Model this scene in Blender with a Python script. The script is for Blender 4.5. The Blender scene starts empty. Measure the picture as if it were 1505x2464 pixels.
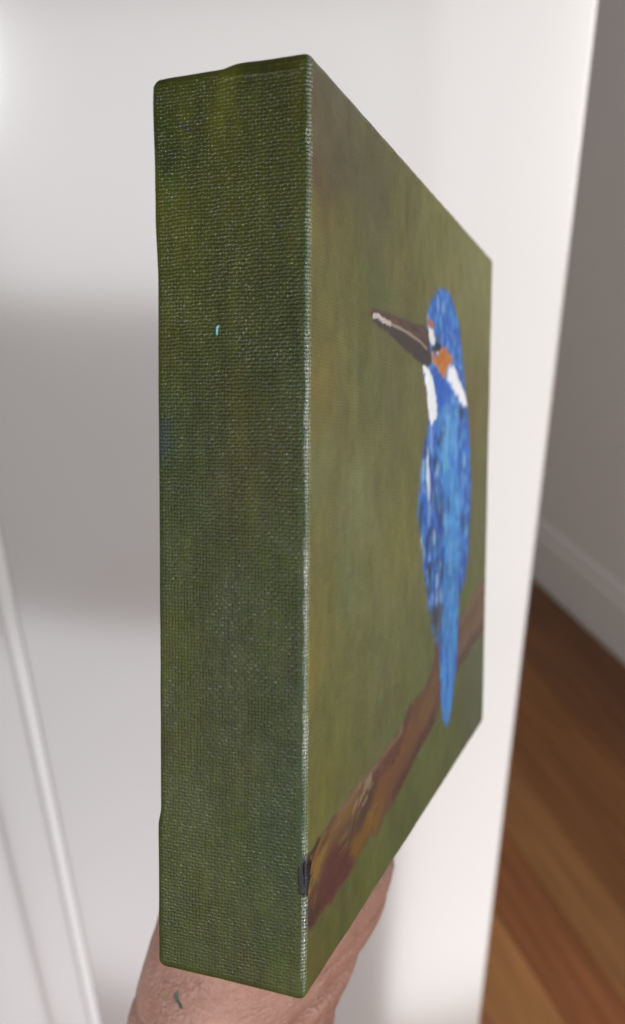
import bpy, bmesh, math, random
import numpy as np
from mathutils import Matrix, Vector

S = bpy.context.scene
COL = S.collection
rng = np.random.default_rng(7)
random.seed(7)

# ------------------------------------------------------------------ camera
HC = 1.75                                  # camera height above the floor
down = Vector((71, -4065, -2150)).normalized()      # world down seen in camera axes
up = -down
fwd = Vector((0, 0, -1)); fwd = (fwd - up * fwd.dot(up)).normalized()
right = fwd.cross(up)
ROT = Matrix((right, fwd, up))             # camera axes -> world axes
CAM = Vector((0, 0, HC))
cd = bpy.data.cameras.new('camera')
cd.sensor_fit = 'VERTICAL'; cd.sensor_height = 24; cd.lens = 24 * 2150 / 2464
cd.clip_start = .01; cd.clip_end = 50
cd.dof.use_dof = True; cd.dof.focus_distance = .160; cd.dof.aperture_fstop = 10.5
cam = bpy.data.objects.new('camera', cd); COL.objects.link(cam)
cam.matrix_world = Matrix.Translation(CAM) @ ROT.to_4x4()
S.camera = cam
def cw(x, y, z):                           # metres right, up, ahead of the lens -> world
    return CAM + ROT @ Vector((x, y, -z))

# ------------------------------------------------------------------ light
S.render.engine = 'CYCLES'
S.cycles.use_denoising = True
S.cycles.max_bounces = 8
S.cycles.sample_clamp_indirect = 6
S.view_settings.view_transform = 'Standard'; S.view_settings.look = 'None'
S.view_settings.exposure = 0; S.view_settings.gamma = 1
w = bpy.data.worlds.new('World'); S.world = w; w.use_nodes = True
w.node_tree.nodes['Background'].inputs[0].default_value = (1, .955, .935, 1)
w.node_tree.nodes['Background'].inputs[1].default_value = .24
D = .55                                    # distance of the white wall
def lamp(name, loc, aim, sx, sy, watts, color):
    l = bpy.data.lights.new(name, 'AREA'); l.shape = 'RECTANGLE'; l.size = sx; l.size_y = sy
    l.energy = watts; l.color = color
    o = bpy.data.objects.new(name, l); COL.objects.link(o); o.location = loc
    o.rotation_euler = (Vector(aim) - Vector(loc)).to_track_quat('-Z', 'Y').to_euler()
    return o
def radiant(L, sx, sy): return L * sx * sy * math.pi * 1.0   # radiance -> watts
lamp('sheen_lamp_high', (-.20, -.12, HC - .055), (-.20, 1, HC - .055), .90, .42, radiant(2.4, .90, .42), (.985, .99, 1))  # added lamp; its mirror image ends where the wall's dark patch begins
lamp('sheen_lamp_low', (-.30, .22, HC - 1.06), (-.30, 1, HC - 1.06), .5, .88, radiant(1.65, .5, .88), (.94, .955, 1))  # added lamp, mirrored in the wall below the dark patch
lamp('sheen_lamp_tall', (.380, .20, HC - .76), (.380, 1, HC - .76), .425, 1.76, radiant(2.45, .425, 1.76), (1, .985, .965))  # added lamp strip, its reflection brightens the wall's right side
lamp('window_side', (1.0, -.35, HC + .12), cw(0, 0, .2), .3, .8, radiant(12, .3, .8), (1, .98, .95))
lamp('glint_lamp', cw(-1.05, -.20, -.66), cw(0, 0, .2), .065, .11, radiant(175, .065, .11), (.95, .98, 1))  # small strong lamp added for sparkles on the canvas side

# ------------------------------------------------------------------ helpers
def srgb(c):
    c = np.asarray(c, float) / 255
    return np.where(c <= .04045, c / 12.92, ((c + .055) / 1.055) ** 2.4)
def mesh_obj(name, verts, faces, mat=None, parent=None, smooth=False):
    me = bpy.data.meshes.new(name)
    me.from_pydata([tuple(map(float, v)) for v in verts], [], [tuple(map(int, f)) for f in faces]); me.update()
    if smooth:
        me.polygons.foreach_set('use_smooth', [True] * len(me.polygons))
    o = bpy.data.objects.new(name, me); COL.objects.link(o)
    if mat: me.materials.append(mat)
    if parent: o.parent = parent
    return o
def box(name, lo, hi, mat, parent=None, bevel=0, seg=3):
    bm = bmesh.new(); bmesh.ops.create_cube(bm, size=1)
    for v in bm.verts:
        v.co = Vector([lo[i] + (v.co[i] + .5) * (hi[i] - lo[i]) for i in range(3)])
    if bevel: bmesh.ops.bevel(bm, geom=bm.edges[:], offset=bevel, segments=seg, profile=.5, affect='EDGES')
    me = bpy.data.meshes.new(name); bm.to_mesh(me); bm.free()
    if bevel: me.polygons.foreach_set('use_smooth', [True] * len(me.polygons))
    o = bpy.data.objects.new(name, me); COL.objects.link(o); me.materials.append(mat)
    if bevel:
        me.update()
        try: me.set_sharp_from_angle(angle=math.radians(40))
        except Exception: pass
    if parent: o.parent = parent
    return o
def tag(o, label=None, cat=None, kind=None, group=None):
    for k, v in (('label', label), ('category', cat), ('kind', kind), ('group', group)):
        if v: o[k] = v
    return o
def mat(name, base=(.5, .5, .5), rough=.5, spec=.5):
    m = bpy.data.materials.new(name); m.use_nodes = True
    b = m.node_tree.nodes['Principled BSDF']
    b.inputs['Base Color'].default_value = (*base, 1); b.inputs['Roughness'].default_value = rough
    b.inputs['Specular IOR Level'].default_value = spec
    return m, m.node_tree, b
def N(t, typ, **kw):
    n = t.nodes.new(typ)
    for k, v in kw.items(): setattr(n, k, v)
    return n
def math_(t, op, a, b=None):
    n = N(t, 'ShaderNodeMath', operation=op)
    for i, x in enumerate((a, b)):
        if x is None: continue
        if isinstance(x, (int, float)): n.inputs[i].default_value = x
        else: t.links.new(x, n.inputs[i])
    return n.outputs[0]

# ------------------------------------------------------------------ materials of the setting
def wall_paint(name, base, rough, coat):
    m, t, b = mat(name, base, rough, .5)
    b.inputs['Coat Weight'].default_value = coat; b.inputs['Coat Roughness'].default_value = rough
    b.inputs['Coat IOR'].default_value = 2.0
    tc = N(t, 'ShaderNodeTexCoord'); n = N(t, 'ShaderNodeTexNoise'); n.inputs['Scale'].default_value = 9; n.inputs['Detail'].default_value = 6
    t.links.new(tc.outputs['Object'], n.inputs['Vector'])
    r = N(t, 'ShaderNodeMix', data_type='RGBA'); r.inputs[6].default_value = (*[c * .93 for c in base], 1); r.inputs[7].default_value = (*base, 1)
    t.links.new(n.outputs[0], r.inputs[0]); t.links.new(r.outputs[2], b.inputs['Base Color'])
    n2 = N(t, 'ShaderNodeTexNoise'); n2.inputs['Scale'].default_value = 160; t.links.new(tc.outputs['Object'], n2.inputs['Vector'])
    bp = N(t, 'ShaderNodeBump'); bp.inputs['Strength'].default_value = .08; bp.inputs['Distance'].default_value = .001
    t.links.new(n2.outputs[0], bp.inputs['Height']); t.links.new(bp.outputs[0], b.inputs['Normal'])
    return m
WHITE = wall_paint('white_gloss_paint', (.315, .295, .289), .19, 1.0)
GREY = wall_paint('grey_wall_paint', (.82, .80, .77), .6, 0)
SKIRT = wall_paint('skirting_paint', (.82, .79, .76), .4, 0)

# ------------------------------------------------------------------ white wall with its trim
zl, zh = .35, 2.3
xr, xb, xs = .288 * D, -.40 * D, -.494 * D
wall = tag(box('white_wall', (xb, D, zl), (xr, D + .10, zh), WHITE, bevel=.0018), kind='structure')
def strip(name, prof, parent):             # upright moulding from a plan outline (x, y)
    n = len(prof); v = [(x, y, zl) for x, y in prof] + [(x, y, zh) for x, y in prof]
    f = [(i, (i + 1) % n, n + (i + 1) % n, n + i) for i in range(n)] + [tuple(range(n - 1, -1, -1)), tuple(range(n, 2 * n))]
    o = mesh_obj(name, v, f, WHITE, parent, True)
    o.data.set_sharp_from_angle(angle=math.radians(50))
    return o
rb = .0058
bead = [(xb - rb + rb * q, D + .0004 - .0012 * (1 - q * q)) for q in np.linspace(1, -1, 15)]
BEAD = wall_paint('bead_catchlight_white', (.44, .43, .425), .24, 1.0)  # base lighter than the wall: catch-light of the bead put into its colour
strip('edge_bead', bead + [(xb - 2 * rb, D + .06), (xb, D + .06)], wall).data.materials[0] = BEAD
strip('trim_strip', [(xb - 2 * rb - .0002, D + .0005), (xs + .004, D + .0005), (xs + .001, D + .0012), (xs, D + .004), (xs, D + .06), (xb - 2 * rb - .0002, D + .06)], wall)
strip('side_panel', [(xs - .0004, D + .007), (xs - .5, D + .007), (xs - .5, D + .06), (xs - .0004, D + .06)], wall)

# ------------------------------------------------------------------ grey wall, skirting, floor boards of the far room
PX, PY = .817, 2.707                         # a point where skirting and floor meet
wd = Vector((-.3236, .9462, 0)); pd = Vector((-.9462, -.3236, 0))
def room_frame(o):
    o.matrix_world = Matrix(((wd.x, -pd.x, 0, PX), (wd.y, -pd.y, 0, PY), (0, 0, 1, 0), (0, 0, 0, 1)))
gw = tag(box('grey_wall', (-4, .014, -.02), (4, .12, 2.9), GREY), kind='structure'); room_frame(gw)
sk = mesh_obj('skirting_board', *(lambda p: ([(-4, y, z) for y, z in p] + [(4, y, z) for y, z in p],
     [(i, i + len(p), (i + 1) % len(p) + len(p), (i + 1) % len(p)) for i in range(len(p))]))(
     [(.0135, 0.002), (-.002, .002), (-.002, .175), (.000, .186), (.003, .192), (.004, .215), (.009, .232), (.0135, .240)]), SKIRT, gw)

m, t, b = mat('floor_timber', (.2, .1, .04), .32, .4)
tc = N(t, 'ShaderNodeTexCoord'); mp = N(t, 'ShaderNodeMapping'); mp.inputs['Scale'].default_value = (1.3, 22, 6)
oi = N(t, 'ShaderNodeObjectInfo')
add = N(t, 'ShaderNodeVectorMath', operation='ADD')
t.links.new(tc.outputs['Object'], add.inputs[0]); t.links.new(oi.outputs['Location'], add.inputs[1])
t.links.new(add.outputs[0], mp.inputs['Vector'])
n = N(t, 'ShaderNodeTexNoise'); n.inputs['Scale'].default_value = 2.2; n.inputs['Detail'].default_value = 8; n.inputs['Distortion'].default_value = .6
t.links.new(mp.outputs[0], n.inputs['Vector'])
mx = N(t, 'ShaderNodeMix', data_type='RGBA', blend_type='MULTIPLY'); mx.inputs[0].default_value = 1
cr = N(t, 'ShaderNodeValToRGB'); cr.color_ramp.elements[0].position = .3; cr.color_ramp.elements[0].color = (.74, .71, .68, 1)
cr.color_ramp.elements[1].position = .7; cr.color_ramp.elements[1].color = (1.25, 1.2, 1.15, 1)
t.links.new(n.outputs[0], cr.inputs[0]); t.links.new(oi.outputs['Color'], mx.inputs[6]); t.links.new(cr.outputs[0], mx.inputs[7])
t.links.new(mx.outputs[2], b.inputs['Base Color'])
TIMBER = m
JOINT, _, _ = mat('floor_joint', (.012, .008, .005), .8)
fl = tag(box('wooden_floor', (-4, -3.4, -.06), (4, .0125, -.02), JOINT), kind='structure'); room_frame(fl)
bw = .138
bme = None
tones = [(.10, .036, .016), (.12, .048, .02), (.20, .085, .028), (.15, .062, .022), (.235, .12, .045), (.17, .055, .022), (.27, .14, .055), (.19, .07, .032), (.16, .085, .04), (.2, .1, .04)]
for k in range(24):
    if bme is None:
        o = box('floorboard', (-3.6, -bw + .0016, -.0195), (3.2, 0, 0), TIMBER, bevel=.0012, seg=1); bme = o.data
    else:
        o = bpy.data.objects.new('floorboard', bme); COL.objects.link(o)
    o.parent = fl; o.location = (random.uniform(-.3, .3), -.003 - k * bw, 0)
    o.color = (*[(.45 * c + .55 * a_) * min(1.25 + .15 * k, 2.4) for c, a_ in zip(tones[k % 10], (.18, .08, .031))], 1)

# ------------------------------------------------------------------ the painting
POLY = {
    'BIRD': [(87.14, 128.77), (93.97, 129.32), (98.56, 129.35), (104.26, 126.61), (110.35, 122.71), (114.6, 117.14), (117.43, 111.55), (120.3, 106.14), (123.22, 100.9), (126.14, 96.18), (128.63, 88.07), (131.17, 79.77), (131.05, 77.87), (131.05, 70.99), (129.63, 64.22), (128.05, 59.22), (125.45, 54.41), (123.23, 51.31), (119.29, 49.53), (116.17, 48.69), (116.54, 44.65), (115.78, 39.14), (115.42, 30.89), (113.49, 26.35), (110.17, 20.59), (106.84, 15.95), (102.8, 15.68), (99.15, 19.14), (95.95, 25.04), (94.29, 32.57), (93.32, 38.3), (90.44, 40.13), (87.03, 43.22), (82.97, 48.1), (80.06, 52.07), (76.65, 57.71), (74.97, 62.4), (72.67, 66.81), (70.53, 71.11), (68.65, 75.3), (69.21, 80.08), (69.81, 78.6), (70.56, 83.35), (71.89, 87.22), (73.78, 91.13), (76.86, 94.33), (78.39, 96.49), (76.57, 101.72), (74.13, 105.5), (71.01, 109.0), (75.78, 110.06), (74.68, 118.25), (74.0, 120.22), (75.48, 122.48), (79.2, 125.12)],
    'UPPERBILL': [(30.74, 115.36), (33.46, 116.19), (42.74, 116.85), (54.19, 117.12), (63.9, 117.29), (73.15, 118.05), (76.0, 117.4), (76.5, 115.44), (77.76, 112.7), (69.36, 113.5), (59.69, 114.5), (49.78, 114.83), (40.28, 114.93), (32.13, 114.68)],
    'LOWERBILL': [(32.13, 114.68), (40.28, 114.93), (49.78, 114.83), (59.69, 114.5), (69.36, 113.5), (77.76, 112.7), (79.77, 110.15), (76.57, 109.16), (70.31, 109.16), (59.93, 110.39), (49.93, 111.95), (42.39, 113.21), (36.91, 113.24), (33.09, 113.86)],
    'BILLLINE': [(33.04, 114.93), (35.85, 115.32), (38.79, 114.87), (44.39, 114.89), (50.89, 114.89), (59.68, 114.65), (68.66, 113.99), (74.88, 113.08)],
    'ORANGE': [(76.67, 112.93), (80.76, 111.79), (86.76, 113.06), (89.03, 114.34), (92.21, 115.12), (97.22, 115.17), (102.19, 113.04), (103.65, 111.66), (96.69, 111.25), (94.42, 108.13), (92.0, 107.41), (88.26, 108.93), (85.43, 110.11), (80.12, 110.44)],
    'ORANGETOP': [(74.42, 119.87), (77.96, 120.17), (81.33, 119.42), (81.43, 118.05), (75.97, 117.9)],
    'LORE': [(76.31, 118.11), (80.3, 118.26), (82.29, 116.43), (81.67, 114.72), (78.73, 114.5), (76.5, 115.44)],
    'EYE': [(80.58, 114.35), (83.49, 115.52), (87.34, 115.77), (89.38, 115.09), (87.5, 113.66), (83.67, 113.11), (79.17, 113.35)],
    'EYERING': [(82.58, 117.67), (86.39, 117.95), (88.08, 116.38), (86.56, 115.68), (83.48, 115.7)],
    'GLINT': [(84.03, 113.4), (86.32, 113.72), (86.77, 112.97), (84.46, 112.75)],
    'NECKWHITE': [(71.12, 109.01), (76.97, 108.85), (81.71, 106.02), (84.11, 102.1), (86.42, 98.37), (81.27, 96.03), (78.35, 97.02), (75.93, 103.0)],
    'EARWHITE': [(97.03, 111.07), (104.2, 111.38), (110.15, 108.86), (118.02, 105.38), (122.26, 102.45), (118.11, 101.17), (109.13, 103.97), (96.37, 107.88)],
    'DARKPATCH': [(110.83, 101.33), (117.67, 101.0), (118.68, 98.53), (114.14, 97.78), (111.03, 99.21)],
    'THROAT': [(81.65, 106.82), (89.99, 107.7), (97.78, 106.83), (101.32, 104.73), (95.53, 102.11), (89.36, 99.86), (85.59, 101.36)],
    'NAPE': [(96.79, 102.75), (106.27, 103.82), (112.28, 101.7), (109.78, 96.74), (107.65, 88.24), (99.55, 85.37), (89.0, 88.39), (87.14, 96.73), (90.6, 99.91)],
    'STRIPE': [(88.36, 96.76), (108.15, 98.81), (111.75, 91.28), (109.91, 79.03), (115.45, 73.69), (115.08, 60.68), (116.95, 48.9), (115.78, 39.14), (115.42, 30.89), (112.7, 26.54), (109.4, 20.8), (106.06, 16.51), (102.77, 16.01), (99.14, 19.3), (95.95, 25.04), (94.29, 32.57), (94.25, 41.77), (94.21, 50.92), (95.96, 62.82), (95.0, 74.98), (88.4, 79.97), (86.55, 88.41)],
    'CAP': [(87.14, 128.77), (98.56, 129.35), (104.26, 126.61), (113.85, 117.06), (118.35, 110.07), (119.49, 106.4), (107.03, 111.32), (99.72, 115.62), (89.33, 116.22), (83.19, 117.7), (81.84, 120.21), (75.06, 120.62), (79.2, 125.12)],
    'BELLY': [(79.72, 51.84), (82.77, 51.04), (91.5, 51.96), (94.45, 47.84), (94.64, 42.0), (87.03, 43.22), (82.97, 48.1)],
    'BRANCH': [(162.42, 49.57), (148.11, 47.74), (135.15, 45.0), (126.57, 42.92), (116.67, 43.29), (101.67, 43.44), (88.31, 42.96), (87.47, 37.18), (85.12, 35.04), (77.54, 31.98), (63.74, 32.13), (57.6, 29.15), (40.76, 27.69), (27.25, 27.28), (17.1, 26.31), (11.68, 26.03), (6.59, 25.26), (3.16, 24.19), (0.17, 24.39), (0.26, 24.12), (-0.96, 21.23), (-1.28, 18.64), (-0.86, 14.63), (0.28, 11.81), (2.83, 11.17), (4.89, 11.64), (7.73, 11.89), (11.44, 11.38), (15.71, 11.48), (21.05, 11.61), (26.25, 12.41), (29.42, 13.37), (35.16, 13.48), (40.38, 12.05), (45.62, 14.03), (52.38, 14.35), (62.09, 15.85), (72.68, 18.23), (82.92, 19.02), (90.73, 20.88), (95.55, 23.42), (116.54, 27.29), (134.87, 30.09), (154.09, 30.59), (164.49, 32.47)],
}
BRANCH_STREAKS = [
    ([(2.35, 18.76), (4.01, 21.16), (6.77, 23.14)], 5, (146, 106, 44)),
    ([(5.38, 21.82), (10.4, 23.56), (18.18, 24.3), (25.87, 23.85)], 6, (118, 84, 50)),
    ([(7.75, 10.97), (10.64, 13.51), (15.24, 14.3), (21.81, 14.53), (26.15, 15.5)], 13, (80, 42, 43)),
    ([(10.6, 14.85), (16.42, 14.86), (22.65, 15.15)], 7, (84, 42, 44)),
    ([(2.8, 12.45), (1.74, 15.27), (4.11, 16.01)], 4, (78, 48, 46)),
    ([(26.13, 16.24), (34.05, 16.81), (41.65, 17.22)], 6, (118, 82, 34)),
    ([(22.52, 19.18), (29.19, 19.95), (33.86, 21.71), (37.76, 23.61)], 4, (74, 50, 44)),
    ([(16.27, 20.41), (22.48, 20.62), (23.73, 22.1)], 1.2, (104, 78, 58)),
    ([(27.4, 22.91), (31.02, 24.47), (34.83, 24.87)], 0.35, (140, 116, 102)),
    ([(41.05, 20.8), (49.7, 22.16), (57.91, 23.37), (70.87, 24.86), (82.43, 26.27)], 7, (112, 70, 44)),
    ([(35.81, 25.13), (42.97, 25.09), (51.87, 24.67), (58.91, 27.75), (63.82, 30.73)], 4, (90, 52, 48)),
    ([(52.32, 15.69), (62.01, 17.25), (72.61, 19.33), (87.4, 22.23)], 3.5, (80, 46, 44)),
    ([(75.0, 26.52), (85.4, 28.08), (91.59, 31.45)], 6, (108, 76, 52)),
    ([(119.18, 33.42), (130.8, 35.18), (153.2, 38.34), (161.17, 42.01)], 8, (112, 84, 70)),
    ([(117.98, 28.97), (134.72, 31.55), (155.98, 32.13)], 4, (84, 56, 52)),
    ([(118.48, 40.96), (133.5, 43.49), (158.43, 47.03)], 4, (116, 88, 76)),
    ([(17.1, 26.31), (27.26, 26.99), (40.77, 27.38), (57.62, 28.81)], 2.5, (122, 96, 82)),
    ([(0.8, 11.72), (2.81, 12.2), (5.57, 12.33)], 3, (62, 40, 38)),
    ([(5.31, 25.31), (8.15, 25.67), (12.6, 26.37)], 0.8, (70, 45, 35)),
    ([(2.59, 23.94), (3.94, 24.36), (5.32, 25.05)], 1.6, (58, 30, 26)),
]
BACKGROUND = [
    ((2.16, 145.8), (96, 84, 66), 14),
    ((9.8, 140.18), (88, 78, 62), 16),
    ((32.62, 136.14), (92, 84, 64), 18),
    ((55.63, 147.02), (104, 98, 66), 18),
    ((86.35, 145.81), (116, 114, 72), 20),
    ((134.19, 147.66), (122, 116, 82), 20),
    ((2.47, 130.4), (88, 72, 56), 8),
    ((3.63, 118.01), (112, 98, 58), 10),
    ((20.94, 121.87), (100, 92, 56), 16),
    ((50.05, 130.61), (110, 100, 66), 18),
    ((96.36, 135.89), (122, 112, 74), 16),
    ((25.92, 113.97), (98, 96, 58), 14),
    ((33.35, 118.05), (88, 92, 62), 8),
    ((6.79, 102.13), (106, 96, 54), 12),
    ((24.0, 99.75), (98, 98, 60), 14),
    ((45.42, 100.08), (96, 94, 66), 14),
    ((65.52, 97.42), (110, 104, 64), 12),
    ((11.17, 85.25), (108, 102, 70), 12),
    ((24.58, 82.57), (114, 114, 84), 12),
    ((43.18, 84.24), (104, 100, 66), 14),
    ((139.44, 99.87), (106, 96, 62), 12),
    ((150.67, 61.25), (98, 96, 66), 12),
    ((7.55, 68.26), (98, 94, 52), 12),
    ((22.73, 66.11), (104, 104, 72), 14),
    ((47.0, 67.01), (112, 106, 66), 14),
    ((62.99, 79.01), (112, 104, 58), 10),
    ((7.94, 50.74), (98, 92, 52), 12),
    ((30.77, 49.01), (98, 96, 62), 14),
    ((54.34, 48.13), (104, 102, 66), 14),
    ((72.94, 39.31), (92, 96, 58), 10),
    ((8.26, 36.44), (102, 94, 48), 12),
    ((26.34, 30.24), (94, 94, 56), 12),
    ((45.35, 36.93), (92, 92, 62), 14),
    ((138.91, 43.37), (92, 96, 54), 10),
    ((134.97, 18.68), (86, 86, 62), 10),
    ((106.8, 10.79), (90, 94, 56), 12),
    ((142.69, 7.54), (88, 88, 72), 8),
    ((78.74, 12.27), (92, 96, 58), 12),
    ((56.53, 5.77), (82, 86, 52), 12),
    ((37.78, 8.33), (92, 94, 50), 10),
    ((27.11, 7.3), (78, 82, 48), 12),
    ((13.17, 4.8), (78, 82, 44), 10),
    ((7.02, 0.71), (96, 88, 44), 8),
    ((3.96, 6.07), (84, 76, 42), 6),
    ((3.07, 62.16), (112, 98, 52), 5),
    ((2.43, 95.32), (116, 102, 58), 5),
]
WING_FLECKS = [
    (78.27, 81.61, 8, 2.6, (215, 222, 240)),
    (76.86, 86.09, 9, 2.2, (225, 230, 245)),
    (80.39, 92.24, 7, 3, (120, 150, 215)),
    (73.1, 85.11, 5, 2, (130, 180, 215)),
    (85.2, 68.38, 4, 2.4, (170, 190, 205)),
    (71.18, 69.42, 6, 2, (160, 190, 200)),
    (74.18, 65.82, 5, 2, (150, 170, 190)),
    (88.53, 57.17, 4, 2.4, (140, 170, 220)),
    (78.79, 74.04, 6, 2.4, (130, 160, 230)),
    (103.76, 61.32, 9, 3, (120, 170, 240)),
    (118.13, 79.1, 8, 2.4, (95, 130, 210)),
    (107.51, 89.75, 9, 3, (100, 140, 215)),
    (88.91, 52.08, 2.5, 1.8, (180, 195, 210)),
    (80.28, 60.89, 4, 3, (48, 60, 70)),
    (100.46, 75.25, 5, 2.6, (42, 70, 120)),
    (120.7, 69.05, 6, 3, (40, 62, 100)),
    (93.57, 59.18, 6, 2, (44, 60, 74)),
    (117.6, 50.46, 5, 2.6, (50, 66, 84)),
    (74.91, 90.61, 6, 3, (36, 50, 105)),
    (70.68, 73.8, 9, 2.6, (36, 62, 90)),
    (80.67, 80.95, 7, 3, (40, 62, 150)),
    (91.32, 71.36, 6, 3, (38, 66, 150)),
    (76.93, 67.2, 5, 3, (38, 58, 120)),
    (97.5, 94.12, 10, 4, (105, 160, 215)),
    (94.04, 88.35, 10, 3, (95, 165, 205)),
]
SIDE_TONES = [
    ((24.85, 145.11), (44, 58, 30), 0),
    ((21.82, 146.01), (70, 78, 30), 0),
    ((19.58, 145.72), (48, 60, 34), 0),
    ((15.91, 146.19), (78, 86, 28), 0),
    ((10.17, 146.99), (48, 58, 34), 0),
    ((3.91, 146.75), (60, 66, 28), 0),
    ((24.88, 139.93), (36, 52, 36), 0),
    ((19.61, 138.05), (40, 56, 34), 0),
    ((13.74, 138.66), (60, 68, 28), 0),
    ((6.64, 137.86), (56, 64, 28), 0),
    ((24.94, 130.79), (72, 82, 26), 0),
    ((18.88, 133.47), (62, 70, 28), 0),
    ((13.01, 129.07), (58, 66, 26), 0),
    ((5.9, 128.43), (54, 64, 26), 0),
    ((23.47, 118.82), (62, 72, 26), 0),
    ((15.95, 118.35), (54, 64, 24), 0),
    ((7.27, 117.8), (48, 58, 22), 0),
    ((25.1, 105.54), (60, 70, 24), 0),
    ((17.46, 105.31), (50, 60, 22), 0),
    ((6.52, 104.98), (44, 56, 20), 0),
    ((25.18, 91.97), (42, 56, 36), 0),
    ((17.49, 91.99), (46, 58, 26), 0),
    ((6.46, 88.76), (50, 60, 22), 0),
    ((25.26, 78.21), (50, 64, 30), 0),
    ((13.75, 88.68), (58, 60, 26), 0),
    ((13.75, 75.25), (50, 60, 24), 0),
    ((2.86, 79.02), (52, 66, 24), 0),
    ((25.37, 60.73), (60, 72, 26), 0),
    ((13.76, 61.64), (48, 58, 24), 0),
    ((4.2, 62.39), (46, 58, 22), 0),
    ((25.48, 42.93), (56, 66, 26), 0),
    ((13.76, 44.36), (50, 60, 24), 0),
    ((4.13, 45.53), (44, 56, 22), 0),
    ((23.98, 25.07), (58, 70, 28), 0),
    ((13.76, 26.77), (54, 66, 26), 0),
    ((4.05, 28.38), (42, 58, 24), 0),
    ((24.06, 10.39), (56, 66, 28), 0),
    ((13.77, 12.46), (56, 66, 26), 0),
    ((3.96, 10.92), (46, 60, 24), 0),
    ((21.67, 2.02), (56, 68, 30), 0),
    ((9.93, 3.2), (58, 60, 28), 0),
    ((2.45, 2.06), (62, 74, 34), 0),
]
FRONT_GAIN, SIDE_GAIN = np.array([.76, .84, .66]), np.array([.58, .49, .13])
CREASES = [  # lens-axes height, from x, to x, slope, depth, width
    (-.1214, -.001, .020, .5, .0030, .0012), (-.1252, -.055, -.024, -.28, .0016, .0010), (-.1292, -.056, -.028, -.25, .0016, .0009), (-.1335, -.056, -.018, -.15, .0014, .0010),
    (-.1190, -.052, -.030, -.3, .0010, .0008), (-.1285, -.012, .012, .2, .0009, .0008), (-.1322, -.030, .004, .08, .0009, .0009), (-.1140, .000, .020, .6, .0010, .0009),
    (-.1270, -.050, -.012, -.12, .0008, .0007), (-.1310, -.020, .010, .1, .0007, .0008), (-.1245, -.014, .008, .3, .0008, .0008), (-.1365, -.050, -.010, -.1, .0010, .0010)]
DAB_TAIL = [(-0.73, 24.41), (1.24, 24.28), (2.92, 24.3), (4.28, 24.73), (5.66, 25.29)]

W_, T_, H_ = 160.2, 27.86, 150.0           # millimetres: wide, deep, high
RND = 1.6
PITCH = .60                                # thread spacing

def vnoise(x, y, s, seed):
    """smooth value noise on arrays, cell size s"""
    r = np.random.default_rng(seed); G = r.random((96, 96))
    fx, fy = np.asarray(x) / s, np.asarray(y) / s
    ix, iy = np.floor(fx).astype(int), np.floor(fy).astype(int)
    tx, ty = fx - ix, fy - iy; tx = tx * tx * (3 - 2 * tx); ty = ty * ty * (3 - 2 * ty)
    g = lambda a, c: G[a % 96, c % 96]
    return (g(ix, iy) * (1 - tx) + g(ix + 1, iy) * tx) * (1 - ty) + (g(ix, iy + 1) * (1 - tx) + g(ix + 1, iy + 1) * tx) * ty - .5
def seg_dist(x, y, a, b):
    ax, ay = a; bx, by = b; dx, dy = bx - ax, by - ay
    s = np.clip(((x - ax) * dx + (y - ay) * dy) / (dx * dx + dy * dy + 1e-9), 0, 1)
    return np.hypot(x - ax - s * dx, y - ay - s * dy), s
def poly_sd(x, y, P):
    """signed distance, positive inside"""
    d = np.full(x.shape, 1e9); ins = np.zeros(x.shape, bool)
    for i in range(len(P)):
        a, b_ = P[i], P[(i + 1) % len(P)]
        d = np.minimum(d, seg_dist(x, y, a, b_)[0])
        c = ((a[1] > y) != (b_[1] > y))
        with np.errstate(divide='ignore', invalid='ignore'):
            c &= x < (b_[0] - a[0]) * (y - a[1]) / (b_[1] - a[1] + 1e-12) + a[0]
        ins ^= c
    return np.where(ins, d, -d)
def sst(e0, e1, v):
    q = np.clip((v - e0) / (e1 - e0), 0, 1); return q * q * (3 - 2 * q)

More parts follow.
